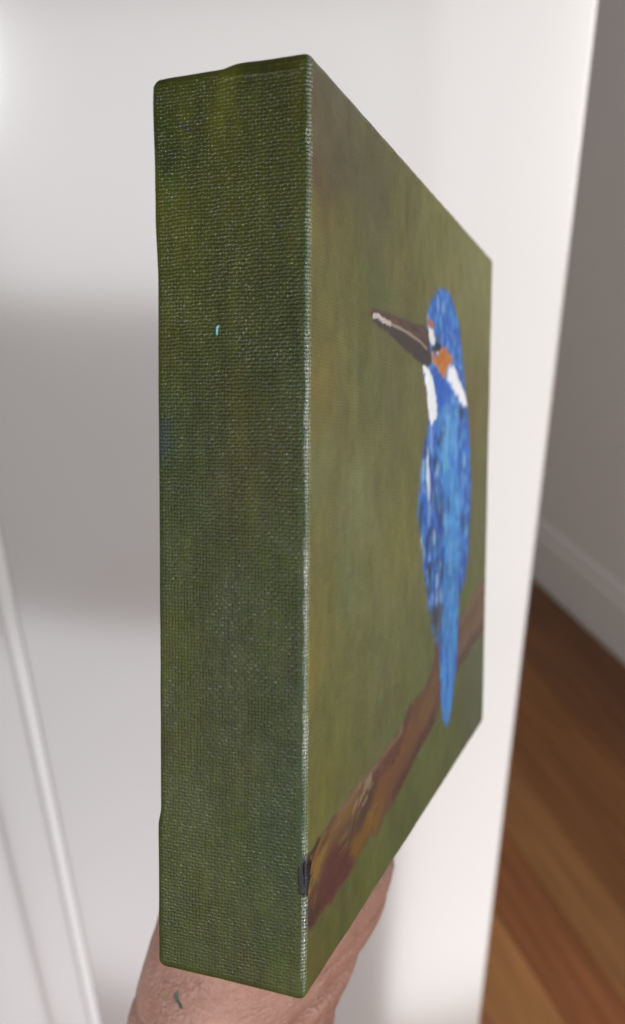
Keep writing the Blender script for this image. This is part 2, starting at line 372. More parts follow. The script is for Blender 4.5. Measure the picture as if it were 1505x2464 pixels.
class Sheet:
    """a painted sheet: point grid (a, b) in mm with colour, paint height and gloss"""
    def __init__(s, a, b):
        s.a, s.b = np.meshgrid(a, b, indexing='ij'); s.c = np.zeros(s.a.shape + (3,)); s.h = np.zeros(s.a.shape); s.g = np.zeros(s.a.shape)
        s.ga, s.gb = a, b
    def blend(s, al, col, win=None):
        col = srgb(col) if np.ndim(col) == 1 else col
        w_ = win or (slice(None), slice(None))
        s.c[w_] = s.c[w_] * (1 - al[..., None]) + col * al[..., None]
    def window(s, lo, hi):
        i0, i1 = np.searchsorted(s.ga, [lo[0], hi[0]]); j0, j1 = np.searchsorted(s.gb, [lo[1], hi[1]])
        return (slice(max(i0 - 1, 0), i1 + 1), slice(max(j0 - 1, 0), j1 + 1))
    def poly(s, P, col, soft=.5, op=1, wob=.5, h=0, seed=1):
        P = np.array(P); m = 3 * soft + wob
        win = s.window(P.min(0) - m, P.max(0) + m); x, y = s.a[win], s.b[win]
        if x.size == 0: return
        d = poly_sd(x, y, P) + wob * (vnoise(x, y, 1.6, seed) + .6 * vnoise(x, y, .7, seed + 1))
        al = sst(-soft, soft, d) * op
        s.blend(al, col, win); s.h[win] += h * al
        return win, al
    def line(s, pts, width, col, op=1, soft=.5, h=0, taper=False, seed=3, ragged=.25):
        P = np.array(pts); m = width + 1
        win = s.window(P.min(0) - m, P.max(0) + m); x, y = s.a[win], s.b[win]
        if x.size == 0: return
        d = np.full(x.shape, 1e9); n_ = len(P) - 1
        for i in range(n_):
            q, tt = seg_dist(x, y, P[i], P[i + 1]); wl = 1
            if taper:
                f = (i + tt) / n_; wl = np.sqrt(np.clip(1 - (2 * f - 1) ** 2, .02, 1))
            d = np.minimum(d, q / wl)
        d = d + width * ragged * (vnoise(x, y, width * .5 + .3, seed) + .5 * vnoise(x, y, .5, seed + 9))
        al = (1 - sst(width * .5 * (1 - soft), width * .5 * (1 + soft), d)) * op
        s.blend(al, col, win); s.h[win] += h * al

# ---- the picture on the front
fu = np.unique(np.concatenate([np.linspace(0, 3, 24), np.linspace(3, W_ - 3, 380), np.linspace(W_ - 3, W_, 12)]))
fv = np.unique(np.concatenate([np.linspace(0, 3, 14), np.linspace(3, H_ - 3, 570), np.linspace(H_ - 3, H_, 14)]))
F = Sheet(fu, fv)
x, y = F.a, F.b
wx = x + 9 * vnoise(x, y, 24, 11) + 3 * vnoise(x, y, 7, 12); wy = y + 16 * vnoise(x, y, 30, 13) + 4 * vnoise(x, y, 8, 14)
den = np.zeros(x.shape); acc = np.zeros(x.shape + (3,))
for p, c, r in BACKGROUND:
    q = ((wx - p[0]) / 1.25) ** 2 + ((wy - p[1]) * 1.0) ** 2
    k = 1 / (q + 30) ** 1.7
    den += k; acc += k[..., None] * srgb(c)
F.c = acc / den[..., None]
# soft scumbled brushing, mostly upright
for i in range(900):
    cx, cy = rng.uniform(0, W_), rng.uniform(0, H_)
    ang = rng.normal(math.pi / 2 + .12, .3); L = rng.uniform(4, 16); wd_ = rng.uniform(1.2, 4.5)
    i_, j_ = min(np.searchsorted(fu, cx), len(fu) - 1), min(np.searchsorted(fv, cy), len(fv) - 1)
    base = F.c[i_, j_]
    tint = base * rng.uniform(.84, 1.17) * np.array([rng.uniform(.94, 1.08), 1, rng.uniform(.82, 1.15)])
    dx, dy = math.cos(ang) * L / 2, math.sin(ang) * L / 2
    F.line([(cx - dx, cy - dy), (cx + dx, cy + dy)], wd_, tint[None, None, :], op=rng.uniform(.2, .5), soft=.9, h=.006, taper=True, seed=i)
F.c *= (1 + .22 * vnoise(x * 1.6, y, 6, 24) + .16 * vnoise(x, y, 1.4, 25))[..., None] * (1 + np.array([.08, -.02, -.12]) * vnoise(x, y * .7, 9, 26)[..., None])
F.c *= (1 + .10 * vnoise(x * 3.5, y, 2.2, 21) + .08 * vnoise(x * 2, y * .6, 3.5, 22))[..., None]
F.h += .02 * vnoise(x * 2.4, y * .5, 2.4, 23)

# ---- branch
F.poly(POLY['BRANCH'], (98, 64, 52), soft=.9, wob=1.0, h=.05, seed=31)
bd = poly_sd(x, y, np.array(POLY['BRANCH']))
keep = F.c.copy()
for k, (pts, wd_, c) in enumerate(BRANCH_STREAKS):
    F.line(pts, wd_, c, op=.85, soft=.75, h=.03, seed=40 + k, ragged=.35)
bx = [(p[0], p[1]) for p in POLY['BRANCH']]
for i in range(260):                        # short dry strokes along the bark
    a0 = random.choice(BRANCH_STREAKS); k = random.randrange(len(a0[0]) - 1); p0, p1 = np.array(a0[0][k]), np.array(a0[0][k + 1])
    tt = rng.random(); c0 = p0 + (p1 - p0) * tt + rng.normal(0, 1.6, 2); dd = (p1 - p0) / np.linalg.norm(p1 - p0)
    L = rng.uniform(1.5, 6)
    col = srgb(np.array(a0[2]) * rng.uniform(.75, 1.2))
    F.line([c0 - dd * L / 2, c0 + dd * L / 2], rng.uniform(.4, 1.4), col[None, None, :], op=rng.uniform(.25, .6), soft=.8, h=.02, taper=True, seed=300 + i)
bm_ = sst(-1.0, 1.3, bd + .8 * vnoise(x, y, 2.2, 33))[..., None]
F.c = keep * (1 - bm_) + F.c * bm_

# ---- kingfisher
F.poly(POLY['BIRD'], (50, 100, 185), soft=.7, wob=1.3, h=.06, seed=51)
birdd = poly_sd(x, y, np.array(POLY['BIRD']))
keep = F.c.copy()
F.poly(POLY['STRIPE'], (62, 128, 208), soft=1.8, wob=2, seed=52)
F.poly(POLY['NAPE'], (98, 158, 214), soft=2.2, wob=2.5, seed=53)
deep = [(34, 76, 168), (42, 90, 186), (30, 62, 142), (48, 106, 194), (48, 98, 190)]
mid = [(56, 128, 206), (70, 144, 214), (50, 116, 202), (84, 156, 212)]
pale = [(120, 160, 220), (150, 180, 228), (100, 168, 222)]
dark = [(38, 62, 92), (30, 48, 80), (52, 66, 74)]
xb0, xb1 = 66, 133
stripe = np.array(POLY['STRIPE'])
def stroke(cx, cy, wd_, L, ang, col, op, h=.05, seed=0):
    dx, dy = math.cos(ang) * L / 2, math.sin(ang) * L / 2
    F.line([(cx - dx, cy - dy), (cx - dx * .2 + .1 * dy * .2, cy), (cx + dx, cy + dy)], wd_, np.clip(srgb(np.array(col) * rng.uniform(.9, 1.1)), 0, 1)[None, None, :], op=op, soft=.65, h=h, taper=True, seed=seed)
for i in range(1500):
    cx, cy = rng.uniform(xb0, xb1), rng.uniform(14, 131)
    ii, jj = min(np.searchsorted(fu, cx), len(fu) - 1), min(np.searchsorted(fv, cy), len(fv) - 1)
    if birdd[ii, jj] < .3: continue
    ins = poly_sd(np.array([cx]), np.array([cy]), stripe)[0]
    if cy > 88:                            # head and nape: short dabs
        pal = mid + deep[:2] + [(90, 146, 222), (66, 104, 204)]
        col = random.choice(pal if cx < 108 else deep + mid[:2]); L = rng.uniform(1.2, 4); wd_ = rng.uniform(1, 2.6)
    elif ins > .5:
        col = random.choice(mid + mid + pale[2:] if cy > 45 else mid + deep[:1] + [(70, 135, 222)]); L = rng.uniform(4, 12); wd_ = rng.uniform(1.4, 3.6)
    elif cx < 98:
        col = random.choice(deep * 3 + mid + pale[:2] + dark); L = rng.uniform(2.5, 7); wd_ = rng.uniform(1.4, 3.4)
    else:
        col = random.choice(deep * 3 + mid[:2] + pale[:1] + dark[:1]); L = rng.uniform(3, 9); wd_ = rng.uniform(1.4, 3.6)
    stroke(cx, cy, wd_, L, math.pi / 2 + rng.normal(.12 if cx < 98 else -.05, .16), col, rng.uniform(.45, .9), seed=600 + i)
for i in range(420):                        # crisp feather flecks on top
    cx, cy = rng.uniform(xb0, xb1), rng.uniform(40, 131)
    ii, jj = min(np.searchsorted(fu, cx), len(fu) - 1), min(np.searchsorted(fv, cy), len(fv) - 1)
    if birdd[ii, jj] < .8: continue
    left_ = cx < 97 and cy < 88
    col = random.choice(pale * 2 + dark * 3 + deep + mid if left_ else pale + mid * 2 + deep * 2)
    stroke(cx, cy, rng.uniform(.8, 2.2), rng.uniform(1.6, 5), math.pi / 2 + rng.normal(.14 if left_ else -.05, .2), col, rng.uniform(.5, .95), h=.07, seed=4200 + i)
for i in range(520):                        # fine pale speckles on crown and back, dark gaps between wing feathers
    cx, cy = rng.uniform(xb0, xb1), rng.uniform(44, 131)
    ii, jj = min(np.searchsorted(fu, cx), len(fu) - 1), min(np.searchsorted(fv, cy), len(fv) - 1)
    if birdd[ii, jj] < .6: continue
    if cy > 96: stroke(cx, cy, rng.uniform(.7, 1.3), rng.uniform(.7, 1.8), 1.5, random.choice([(120, 175, 230), (120, 165, 230), (96, 165, 220), (40, 70, 170)]), .8, h=.06, seed=5200 + i)
    elif cx < 96: stroke(cx, cy, rng.uniform(.7, 1.5), rng.uniform(1.5, 4), 1.7, random.choice(dark * 2 + [(30, 52, 130), (26, 44, 110), (150, 178, 222)]), .85, h=.05, seed=5200 + i)
    else: stroke(cx, cy, rng.uniform(.7, 1.5), rng.uniform(1.5, 4.5), 1.5, random.choice([(110, 170, 226), (96, 160, 222), (40, 84, 176)]), .7, h=.05, seed=5200 + i)
F.poly(POLY['THROAT'], (36, 88, 192), soft=1.5, op=.85, wob=1.5, seed=54)
F.poly(POLY['BELLY'], (62, 70, 74), soft=1.2, op=.85, wob=2, seed=55)
for i in range(40):
    stroke(rng.uniform(80, 96), rng.uniform(38, 50), 1.3, rng.uniform(1.5, 4), 1.6, random.choice([(110, 118, 130), (48, 50, 52), (70, 84, 110), (88, 84, 76)]), .7, seed=2200 + i)
for (a_, c_, L, w2, col) in WING_FLECKS:
    stroke(a_, c_, w2, L, 1.62, col, .95, h=.09, seed=2300 + int(a_ * 10))
for _ in range(2):
    q = F.c[3:-3, 3:-3]; nb = (F.c[2:-4, 3:-3] + F.c[4:-2, 3:-3] + F.c[3:-3, 1:-5] + F.c[3:-3, 5:-1] + F.c[1:-5, 3:-3] + F.c[5:-1, 3:-3] + F.c[3:-3, 2:-4] + F.c[3:-3, 4:-2]) / 8
    F.c[3:-3, 3:-3] = .3 * q + .7 * nb
F.c *= np.where((birdd > -1)[..., None], np.array([.94, 1.06, 1.03]), 1)
km = sst(-.7, .7, birdd + 1.2 * vnoise(x, y, 1.5, 57) + .8 * vnoise(x, y, .7, 58))[..., None]
F.c = keep * (1 - km) + F.c * km
F.c *= FRONT_GAIN * (1 - km) + .84 * km
F.poly(POLY['NECKWHITE'], (232, 234, 238), soft=.6, wob=1.2, h=.12, seed=61)
F.poly(POLY['ORANGE'], (188, 116, 44), soft=.7, wob=1.2, h=.08, seed=62)
for i in range(50):
    a0 = POLY['ORANGE'][random.randrange(len(POLY['ORANGE']))]; c0 = np.array(POLY['ORANGE']).mean(0)
    q = c0 + (np.array(a0) - c0) * rng.uniform(.1, .8)
    stroke(q[0], q[1], rng.uniform(.8, 1.8), rng.uniform(1.5, 3.5), 1.4, random.choice([(186, 122, 48), (178, 100, 40), (150, 92, 50)]), .5, seed=2500 + i)
F.poly(POLY['EARWHITE'], (230, 232, 236), soft=.8, wob=1.3, h=.12, seed=63)
F.poly(POLY['DARKPATCH'], (36, 52, 76), soft=1.2, op=.9, wob=1.5, seed=64)
F.poly(POLY['ORANGETOP'], (166, 102, 56), soft=.7, wob=.8, seed=65)
F.poly(POLY['UPPERBILL'], (74, 57, 52), soft=.45, wob=.5, h=.08, seed=66)
F.poly(POLY['LOWERBILL'], (58, 54, 52), soft=.45, wob=.5, h=.08, seed=67)
for i in range(90):
    f = rng.random(); q0 = np.array(POLY['UPPERBILL'][1]) * (1 - f) + np.array(POLY['UPPERBILL'][6]) * f
    stroke(q0[0], q0[1] - rng.uniform(.2, 2.6) * (.4 + .6 * f), rng.uniform(.4, 1), rng.uniform(3, 9), -.05, random.choice([(86, 60, 52), (66, 46, 46), (96, 72, 60), (82, 70, 64)]), .45, seed=2700 + i)
F.poly(POLY['LORE'], (224, 222, 226), soft=.6, wob=.7, h=.1, seed=68)
F.poly(POLY['EYERING'], (70, 84, 104), soft=.6, wob=.8, seed=69)
F.poly(POLY['EYE'], (38, 38, 40), soft=.5, wob=.5, h=.08, seed=70)
F.poly(POLY['GLINT'], (196, 200, 208), soft=.35, wob=.3, h=.06, seed=71)
BL = POLY['BILLLINE']
F.line(BL[:4], 1.0, (178, 168, 162), soft=.4, h=.14, seed=72)
F.line(BL[3:], .62, (150, 132, 124), soft=.6, op=.85, h=.05, seed=73)

# ---- side sheet: (n, v), n from the front edge to the back
sn = np.unique(np.concatenate([np.linspace(0, 3, 22), np.linspace(3, T_ - 3, 90), np.linspace(T_ - 3, T_, 16)]))
G = Sheet(sn, fv)
x, y = G.a, G.b
wx = x + 5 * vnoise(x, y, 9, 111); wy = y + 9 * vnoise(x, y, 14, 112)
den = np.zeros(x.shape); acc = np.zeros(x.shape + (3,))
for p, c, r in SIDE_TONES:
    q = ((wx - p[0]) * 1.3) ** 2 + ((wy - p[1]) * .7) ** 2
    k = 1 / (q + 8) ** 1.6; den += k; acc += k[..., None] * srgb(c)
G.c = acc / den[..., None]
for i in range(420):
    cx, cy = rng.uniform(0, T_), rng.uniform(0, H_); L = rng.uniform(4, 18)
    ii, jj = min(np.searchsorted(sn, cx), len(sn) - 1), min(np.searchsorted(fv, cy), len(fv) - 1)
    tint = G.c[ii, jj] * rng.uniform(.72, 1.3) * np.array([rng.uniform(.85, 1.15), 1, rng.uniform(.7, 1.3)])
    a_ = rng.normal(0, .4)
    G.line([(cx - a_, cy - L / 2), (cx + a_, cy + L / 2)], rng.uniform(.6, 2.6), tint[None, None, :], op=rng.uniform(.2, .5), soft=.85, h=.008, taper=True, seed=3000 + i)
G.c *= (1 + .3 * vnoise(x * 3, y * .5, 2.0, 121) + .25 * vnoise(x, y, 1.1, 122))[..., None]
G.h += .02 * vnoise(x * 2, y * .4, 2.2, 123)
G.poly([(0, 16), (0, 150), (.9, 150), (1.1, 90), (1.0, 40), (1.3, 24), (.7, 16)], (34, 66, 30), soft=.5, op=.7, wob=.6, seed=124)
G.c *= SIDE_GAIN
G.line([(15.85, 109.5), (16.0, 109.0), (16.0, 108.4)], .30, (110, 176, 176), soft=.5, h=.05, seed=125)
G.line([(21.9, 141.4), (21.2, 140.9), (20.5, 140.5)], .5, (24, 32, 52), op=.7, seed=126)
G.poly([(25.2, 95), (27, 94), (27.3, 88), (25.6, 89)], (30, 40, 46), soft=1, op=.6, wob=1, seed=127)
# dark dab of paint over the front edge
DAB = [(0, 24.2), (.55, 24.0), (1.0, 23.2), (1.2, 21.6), (1.25, 20.4), (1.0, 19.6), (1.05, 19.0), (.6, 18.3), (0, 18.0)]
G.poly(DAB, (16, 12, 17), soft=.2, wob=.45, h=.30, seed=128)
F.poly([(-1, -1), (-1, 151), (.9, 151), (.7, 140), (.95, 100), (.8, 60), (1.05, 30), (.8, 25), (.9, 17), (.7, -1)], (50, 70, 32), soft=.4, op=.9, wob=.4, seed=132)
F.poly([(-1, 24.3), (.9, 24.1), (2.1, 23.2), (1.6, 21.4), (1.9, 20.3), (1.2, 19.2), (.9, 18.1), (-1, 18)], (18, 13, 18), soft=.3, wob=.8, h=.26, seed=129)
for (q0, q1) in [((.8, 20.4), (3.0, 20.7)), ((.8, 19.4), (3.4, 19.6)), ((.7, 18.9), (3.0, 18.9))]:
    F.line([q0, q1], .35, (34, 26, 30), soft=.5, op=.8, seed=int(q0[1] * 10))
F.line(DAB_TAIL, .9, (46, 26, 26), op=.85, soft=.6, seed=131)

# ---- shape of the stretched canvas
def shape(u, n, v, hgt, nrm):
    """flat box point -> rounded, slightly slack canvas point (mm)"""
    p = np.stack([u, n, v], -1); dim = np.array([W_, T_, H_])
    inner = np.clip(p, RND, dim - RND); d = p - inner; l = np.linalg.norm(d, axis=-1, keepdims=True)
    nn = d / np.maximum(l, 1e-9); nn = np.where(l > 1e-6, nn, nrm)
    q = inner + nn * RND * (1)
    slack = .10 * vnoise(u + n * .7, v, 13, 71) + .07 * vnoise(u * 1.3 - n, v + n * .4, 5, 72)
    q = q + nn * (hgt + slack)[..., None]
    near = np.exp(-(u / 14) ** 2)
    # back edge of the near side: pinched between the two corner folds
    prof = .55 * sst(25.2, 28.8, v) + .05 - .4 * sst(117, 128, v) - .3 * sst(134, 146, v)
    q[..., 1] -= near * prof * (n / T_) ** 1.5
    # corner fold on top: back half lies lower
    top = sst(H_ - 9, H_, v) * near
    q[..., 2] -= top * (.36 * sst(12.6, 15.5, n) - .15 * np.exp(-((n - 11.5) / 2.2) ** 2) - .22 * sst(20, 27, n) * 0)
    # worn back corner
    q[..., 2] -= .15 * near * sst(23.0, T_, n) * sst(H_ - 3, H_, v); q[..., 1] -= .12 * near * sst(H_ - 4, H_, v) * sst(22, T_, n)
    # ridge of the folded flap
    dl = seg_dist(n, v, (14.6, 147.9), (2.2, 147.3))[0]
    q[..., 0] -= near * np.where(u < .6, .16 * np.exp(-(dl / .45) ** 2), 0)
    return q * 1e-3
painting = bpy.data.objects.new('canvas_painting', None); COL.objects.link(painting)
painting.empty_display_size = .03
tag(painting, 'small deep-edged canvas painting of a blue kingfisher on a branch', 'painting')
C2W = ROT
U = C2W @ Vector((0.3591963, 0.0670721, -0.9308487)); B = C2W @ Vector((-0.9332373, 0.0330735, -0.3577349)); V = C2W @ Vector((0.0067924, 0.9971998, 0.0744740))
org = cw(-0.0012919, -0.0800707, 0.1452331)
painting.matrix_world = Matrix(((U.x, B.x, V.x, org.x), (U.y, B.y, V.y, org.y), (U.z, B.z, V.z, org.z), (0, 0, 0, 1)))

# canvas material: paint colour from the sheet, woven relief of the cloth
def canvas_material(name, rough, depth, coat, spec):
    m, t, b = mat(name, (.1, .1, .1), rough, spec)
    vc = N(t, 'ShaderNodeVertexColor', layer_name='paint'); 
    uv = N(t, 'ShaderNodeUVMap', uv_map='threads')
    nz = N(t, 'ShaderNodeTexNoise'); nz.inputs['Scale'].default_value = .22; nz.inputs['Detail'].default_value = 3
    t.links.new(uv.outputs[0], nz.inputs['Vector'])
    off = N(t, 'ShaderNodeVectorMath', operation='MULTIPLY_ADD'); off.inputs[1].default_value = (1.3, 1.3, 0)
    t.links.new(nz.outputs['Color'], off.inputs[0]); t.links.new(uv.outputs[0], off.inputs[2])
    sp = N(t, 'ShaderNodeSeparateXYZ'); t.links.new(off.outputs[0], sp.inputs[0])
    X, Y = sp.outputs[0], sp.outputs[1]
    px, py = math_(t, 'MULTIPLY', X, math.pi), math_(t, 'MULTIPLY', Y, math.pi)
    ax, ay = math_(t, 'ABSOLUTE', math_(t, 'SINE', px)), math_(t, 'ABSOLUTE', math_(t, 'SINE', py))
    fx, fy = math_(t, 'MULTIPLY', math_(t, 'FLOOR', X), math.pi), math_(t, 'MULTIPLY', math_(t, 'FLOOR', Y), math.pi)
    warp = math_(t, 'MULTIPLY', math_(t, 'POWER', ax, .6), math_(t, 'ADD', .55, math_(t, 'MULTIPLY', .45, math_(t, 'SINE', math_(t, 'ADD', py, fx)))))
    weft = math_(t, 'MULTIPLY', math_(t, 'POWER', ay, .6), math_(t, 'SUBTRACT', .55, math_(t, 'MULTIPLY', .45, math_(t, 'SINE', math_(t, 'ADD', px, fy)))))
    h = math_(t, 'MAXIMUM', math_(t, 'MULTIPLY', warp, 1.3), weft)
    n2 = N(t, 'ShaderNodeTexNoise'); n2.inputs['Scale'].default_value = .9; n2.inputs['Detail'].default_value = 4; t.links.new(uv.outputs[0], n2.inputs['Vector'])
    n3 = N(t, 'ShaderNodeTexNoise'); n3.inputs['Scale'].default_value = .07; n3.inputs['Detail'].default_value = 2; t.links.new(uv.outputs[0], n3.inputs['Vector'])
    amp = math_(t, 'ADD', .35, math_(t, 'MULTIPLY', n3.outputs[0], 1.3))
    h = math_(t, 'ADD', math_(t, 'MULTIPLY', h, amp), math_(t, 'MULTIPLY', n2.outputs[0], 1.1))
    bp = N(t, 'ShaderNodeBump'); bp.inputs['Strength'].default_value = 1; bp.inputs['Distance'].default_value = depth
    t.links.new(h, bp.inputs['Height']); t.links.new(bp.outputs[0], b.inputs['Normal'])
    t.links.new(bp.outputs[0], b.inputs['Coat Normal'])
    t.links.new(vc.outputs[0], b.inputs['Base Color'])
    gl = N(t, 'ShaderNodeAttribute', attribute_name='gloss')
    t.links.new(math_(t, 'ADD', coat, math_(t, 'MULTIPLY', gl.outputs['Fac'], 1 - coat)), b.inputs['Coat Weight'])
    t.links.new(math_(t, 'ADD', 1.5, math_(t, 'MULTIPLY', gl.outputs['Fac'], .9)), b.inputs['Coat IOR'])
    t.links.new(math_(t, 'ADD', depth, math_(t, 'MULTIPLY', gl.outputs['Fac'], .00017 - depth)), bp.inputs['Distance'])
    t.links.new(math_(t, 'SUBTRACT', .15, math_(t, 'MULTIPLY', gl.outputs['Fac'], .09)), b.inputs['Coat Roughness'])
    return m
FRONT = canvas_material('painted_canvas', .42, .00009, .25, .3)
SIDE = canvas_material('painted_canvas_edge', .75, .00009, .36, .04)
DABM = canvas_material('dark_thick_paint', .45, .00002, .05, .2)

def build_sheet(P, gloss, colour, uv, label, names, material, flip):
    """grid of points -> one mesh per label value; normals shared so the pieces join without a seam"""
    ni, nj = P.shape[:2]
    du = np.gradient(P, axis=0); dv = np.gradient(P, axis=1)
    nr = np.cross(du, dv) * (-1 if flip else 1); nr /= np.linalg.norm(nr, axis=-1, keepdims=True) + 1e-12
    idx = np.arange(ni * nj).reshape(ni, nj)
    quads = np.stack([idx[:-1, :-1], idx[1:, :-1], idx[1:, 1:], idx[:-1, 1:]], -1).reshape(-1, 4)
    if flip: quads = quads[:, ::-1]
    fl_ = label[:-1, :-1].reshape(-1); out = {}
    P_, c_, uv_, n_ = P.reshape(-1, 3), colour.reshape(-1, 3), uv.reshape(-1, 2), nr.reshape(-1, 3)
    for val, nm in names.items():
        q = quads[fl_ == val]
        if not len(q): continue
        used, inv = np.unique(q, return_inverse=True); inv = inv.reshape(-1)
        me = bpy.data.meshes.new(nm)
        me.vertices.add(len(used)); me.vertices.foreach_set('co', P_[used].astype(np.float32).ravel())
        me.loops.add(len(inv)); me.loops.foreach_set('vertex_index', inv.astype(np.int32))
        me.polygons.add(len(q)); me.polygons.foreach_set('loop_start', np.arange(0, len(inv), 4, dtype=np.int32))
        me.polygons.foreach_set('use_smooth', np.ones(len(q), bool))
        me.update(calc_edges=True); me.validate()
        ca = me.attributes.new('paint', 'FLOAT_COLOR', 'POINT')
        ca.data.foreach_set('color', np.concatenate([np.clip(c_[used], 0, 1), np.ones((len(used), 1))], 1).astype(np.float32).ravel())
        ga = me.attributes.new('gloss', 'FLOAT', 'POINT'); ga.data.foreach_set('value', gloss.reshape(-1)[used].astype(np.float32))
        ul = me.uv_layers.new(name='threads'); ul.data.foreach_set('uv', uv_[used][inv].astype(np.float32).ravel())
        me.normals_split_custom_set_from_vertices(n_[used].astype(np.float32))
        o = bpy.data.objects.new(nm, me); COL.objects.link(o); me.materials.append(material); o.parent = painting
        out[nm] = o
    return out

x, y = F.a, F.b
def inside(k, off=0): return poly_sd(x, y, np.array(POLY[k])) > off
lab = np.zeros(x.shape, int)
lab[inside('BRANCH')] = 1
lab[inside('BIRD')] = 2
tail = inside('STRIPE') & (y < 48); lab[tail] = 3
lab[inside('NECKWHITE') | inside('EARWHITE')] = 6
lab[inside('UPPERBILL') | inside('LOWERBILL')] = 4
lab[inside('EYE')] = 5
lab[poly_sd(x, y, np.array([(-1, 24.3), (.9, 24.1), (2.1, 23.2), (1.6, 21.4), (1.9, 20.3), (1.2, 19.2), (.9, 18.1), (-1, 18)])) > 0] = 7
Pf = shape(F.a, np.zeros_like(F.a), F.b, F.h, np.array([0, -1., 0]))
uvf = np.stack([F.a / PITCH, F.b / PITCH], -1)
F.g = (1 - sst(.5, 1.2, F.a + .5 * vnoise(F.a, F.b, 2.5, 140))) * (1 - .8 * sst(17.6, 18.4, F.b) * (1 - sst(23.6, 24.4, F.b)))
G.g = (1 - .8 * sst(-.3, .2, poly_sd(G.a, G.b, np.array(DAB)))) * (1 - sst(.3, .7, G.a + .4 * vnoise(G.a, G.b, 2.5, 141)))
F.g *= np.clip(.72 + 1.3 * vnoise(F.b, F.b * 0, 11, 142) + .5 * vnoise(F.b, F.b * 0, 3, 143), .12, 1); G.g *= np.clip(.72 + 1.3 * vnoise(G.b, G.b * 0, 11, 142) + .5 * vnoise(G.b, G.b * 0, 3, 143), .12, 1)
F.c *= np.where((birdd > 0) & (y < 60), .88, 1)[..., None]
parts = build_sheet(Pf, F.g, F.c, uvf, lab, {0: 'painted_background', 1: 'painted_branch', 2: 'painted_bird', 3: 'tail', 4: 'beak', 5: 'eye', 6: 'white_patch', 7: 'paint_dab'}, FRONT, False)
parts['paint_dab'].data.materials[0] = DABM
for k in ('tail', 'beak', 'eye', 'white_patch'): parts[k].parent = parts['painted_bird']
Ps = shape(np.zeros_like(G.a), G.a, G.b, G.h, np.array([-1., 0, 0]))
uvs = np.stack([G.a / PITCH, G.b / PITCH], -1)
dabl = (poly_sd(G.a, G.b, np.array(DAB)) > 0).astype(int)
build_sheet(Ps, G.g, G.c, uvs, dabl, {0: 'canvas_edge', 1: 'paint_dab'}, SIDE, True)['paint_dab'].data.materials[0] = DABM
# the other wrapped edges, plain dark green
def wrap(axis, val, nrm, flip):
    a = np.linspace(0, W_, 90) if axis != 'u' else np.full(1, val)
    a = np.unique(np.concatenate([np.linspace(0, 3, 14), np.linspace(3, W_ - 3, 90), np.linspace(W_ - 3, W_, 10)])) if axis == 'v' else fv
    bb = np.unique(np.concatenate([np.linspace(0, 3, 14), np.linspace(3, T_ - 3, 40), np.linspace(T_ - 3, T_, 10)]))
    A, Bn = np.meshgrid(a, bb, indexing='ij')
    if axis == 'v': P = shape(A, Bn, np.full(A.shape, val), .02 * vnoise(A, Bn, 2, 5), nrm)
    else: P = shape(np.full(A.shape, val), Bn, A, .02 * vnoise(A, Bn, 2, 5), nrm)
    col = srgb((54, 64, 28))[None, None, :] * (1 + .5 * vnoise(A, Bn * 2, 5, 9) + .3 * vnoise(A, Bn, 1.2, 8))[..., None]
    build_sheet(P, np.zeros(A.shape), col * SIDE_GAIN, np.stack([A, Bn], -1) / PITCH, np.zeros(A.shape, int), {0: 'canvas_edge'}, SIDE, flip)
wrap('v', H_, np.array([0, 0, 1.]), False); wrap('v', 0, np.array([0, 0, -1.]), True); wrap('u', W_, np.array([1., 0, 0]), True)
LINEN, _, _ = mat('raw_canvas_cloth', (.62, .57, .48), .85)
box('raw_canvas_back', (.003, .0012, .003), (W_ / 1e3 - .003, .0034, H_ / 1e3 - .003), LINEN, painting)
# wooden stretcher bars inside the wrapped cloth
m, t, b = mat('stretcher_pine', (.5, .36, .2), .6)
tc = N(t, 'ShaderNodeTexCoord'); n = N(t, 'ShaderNodeTexNoise'); n.inputs['Scale'].default_value = 90; t.links.new(tc.outputs['Object'], n.inputs['Vector'])
r = N(t, 'ShaderNodeMix', data_type='RGBA'); r.inputs[6].default_value = (.38, .25, .13, 1); r.inputs[7].default_value = (.55, .4, .23, 1)
t.links.new(n.outputs[0], r.inputs[0]); t.links.new(r.outputs[2], b.inputs['Base Color'])
e = .0012; Wm, Tm, Hm = W_ / 1e3, T_ / 1e3, H_ / 1e3; bwid = .018
for lo, hi in [((e, .004, e), (e + bwid, Tm - .0025, Hm - .002)), ((Wm - e - bwid, .004, e), (Wm - e, Tm - .0025, Hm - e)),
               ((e + bwid + .0003, .004, e), (Wm - e - bwid - .0003, Tm - .0025, e + bwid)), ((e + bwid + .0003, .004, Hm - .002 - bwid), (Wm - e - bwid - .0003, Tm - .0025, Hm - .002))]:
    box('stretcher_bar', lo, hi, m, painting, bevel=.001, seg=1)

# ------------------------------------------------------------------ the hand and forearm behind it
def loft(bm, rings, seg=28):
    """rings: (centre, axis_a, axis_b, half_a, half_b, squareness)"""
    prev = None
    for c, a, bb, ha, hb in rings:
        ring = []
        for k in range(seg):
            th = 2 * math.pi * k / seg; cs, sn_ = math.cos(th), math.sin(th)
            pw = .86
            cs, sn_ = math.copysign(abs(cs) ** pw, cs), math.copysign(abs(sn_) ** pw, sn_)
            ring.append(bm.verts.new(c + a * (ha * cs) + bb * (hb * sn_)))
        if prev:
            for k in range(seg): bm.faces.new((prev[k], prev[(k + 1) % seg], ring[(k + 1) % seg], ring[k]))
        else: bm.faces.new(ring[::-1])
        prev = ring
    bm.faces.new(prev)
def camv(x_, y_, z_): return C2W @ Vector((x_, y_, -z_))
hb = bmesh.new()
def ax(deg):                                # wide axis of the limb seen from above, in camera axes
    r_ = math.radians(deg); return camv(math.cos(r_), 0, math.sin(r_)), camv(-math.sin(r_), 0, math.cos(r_))
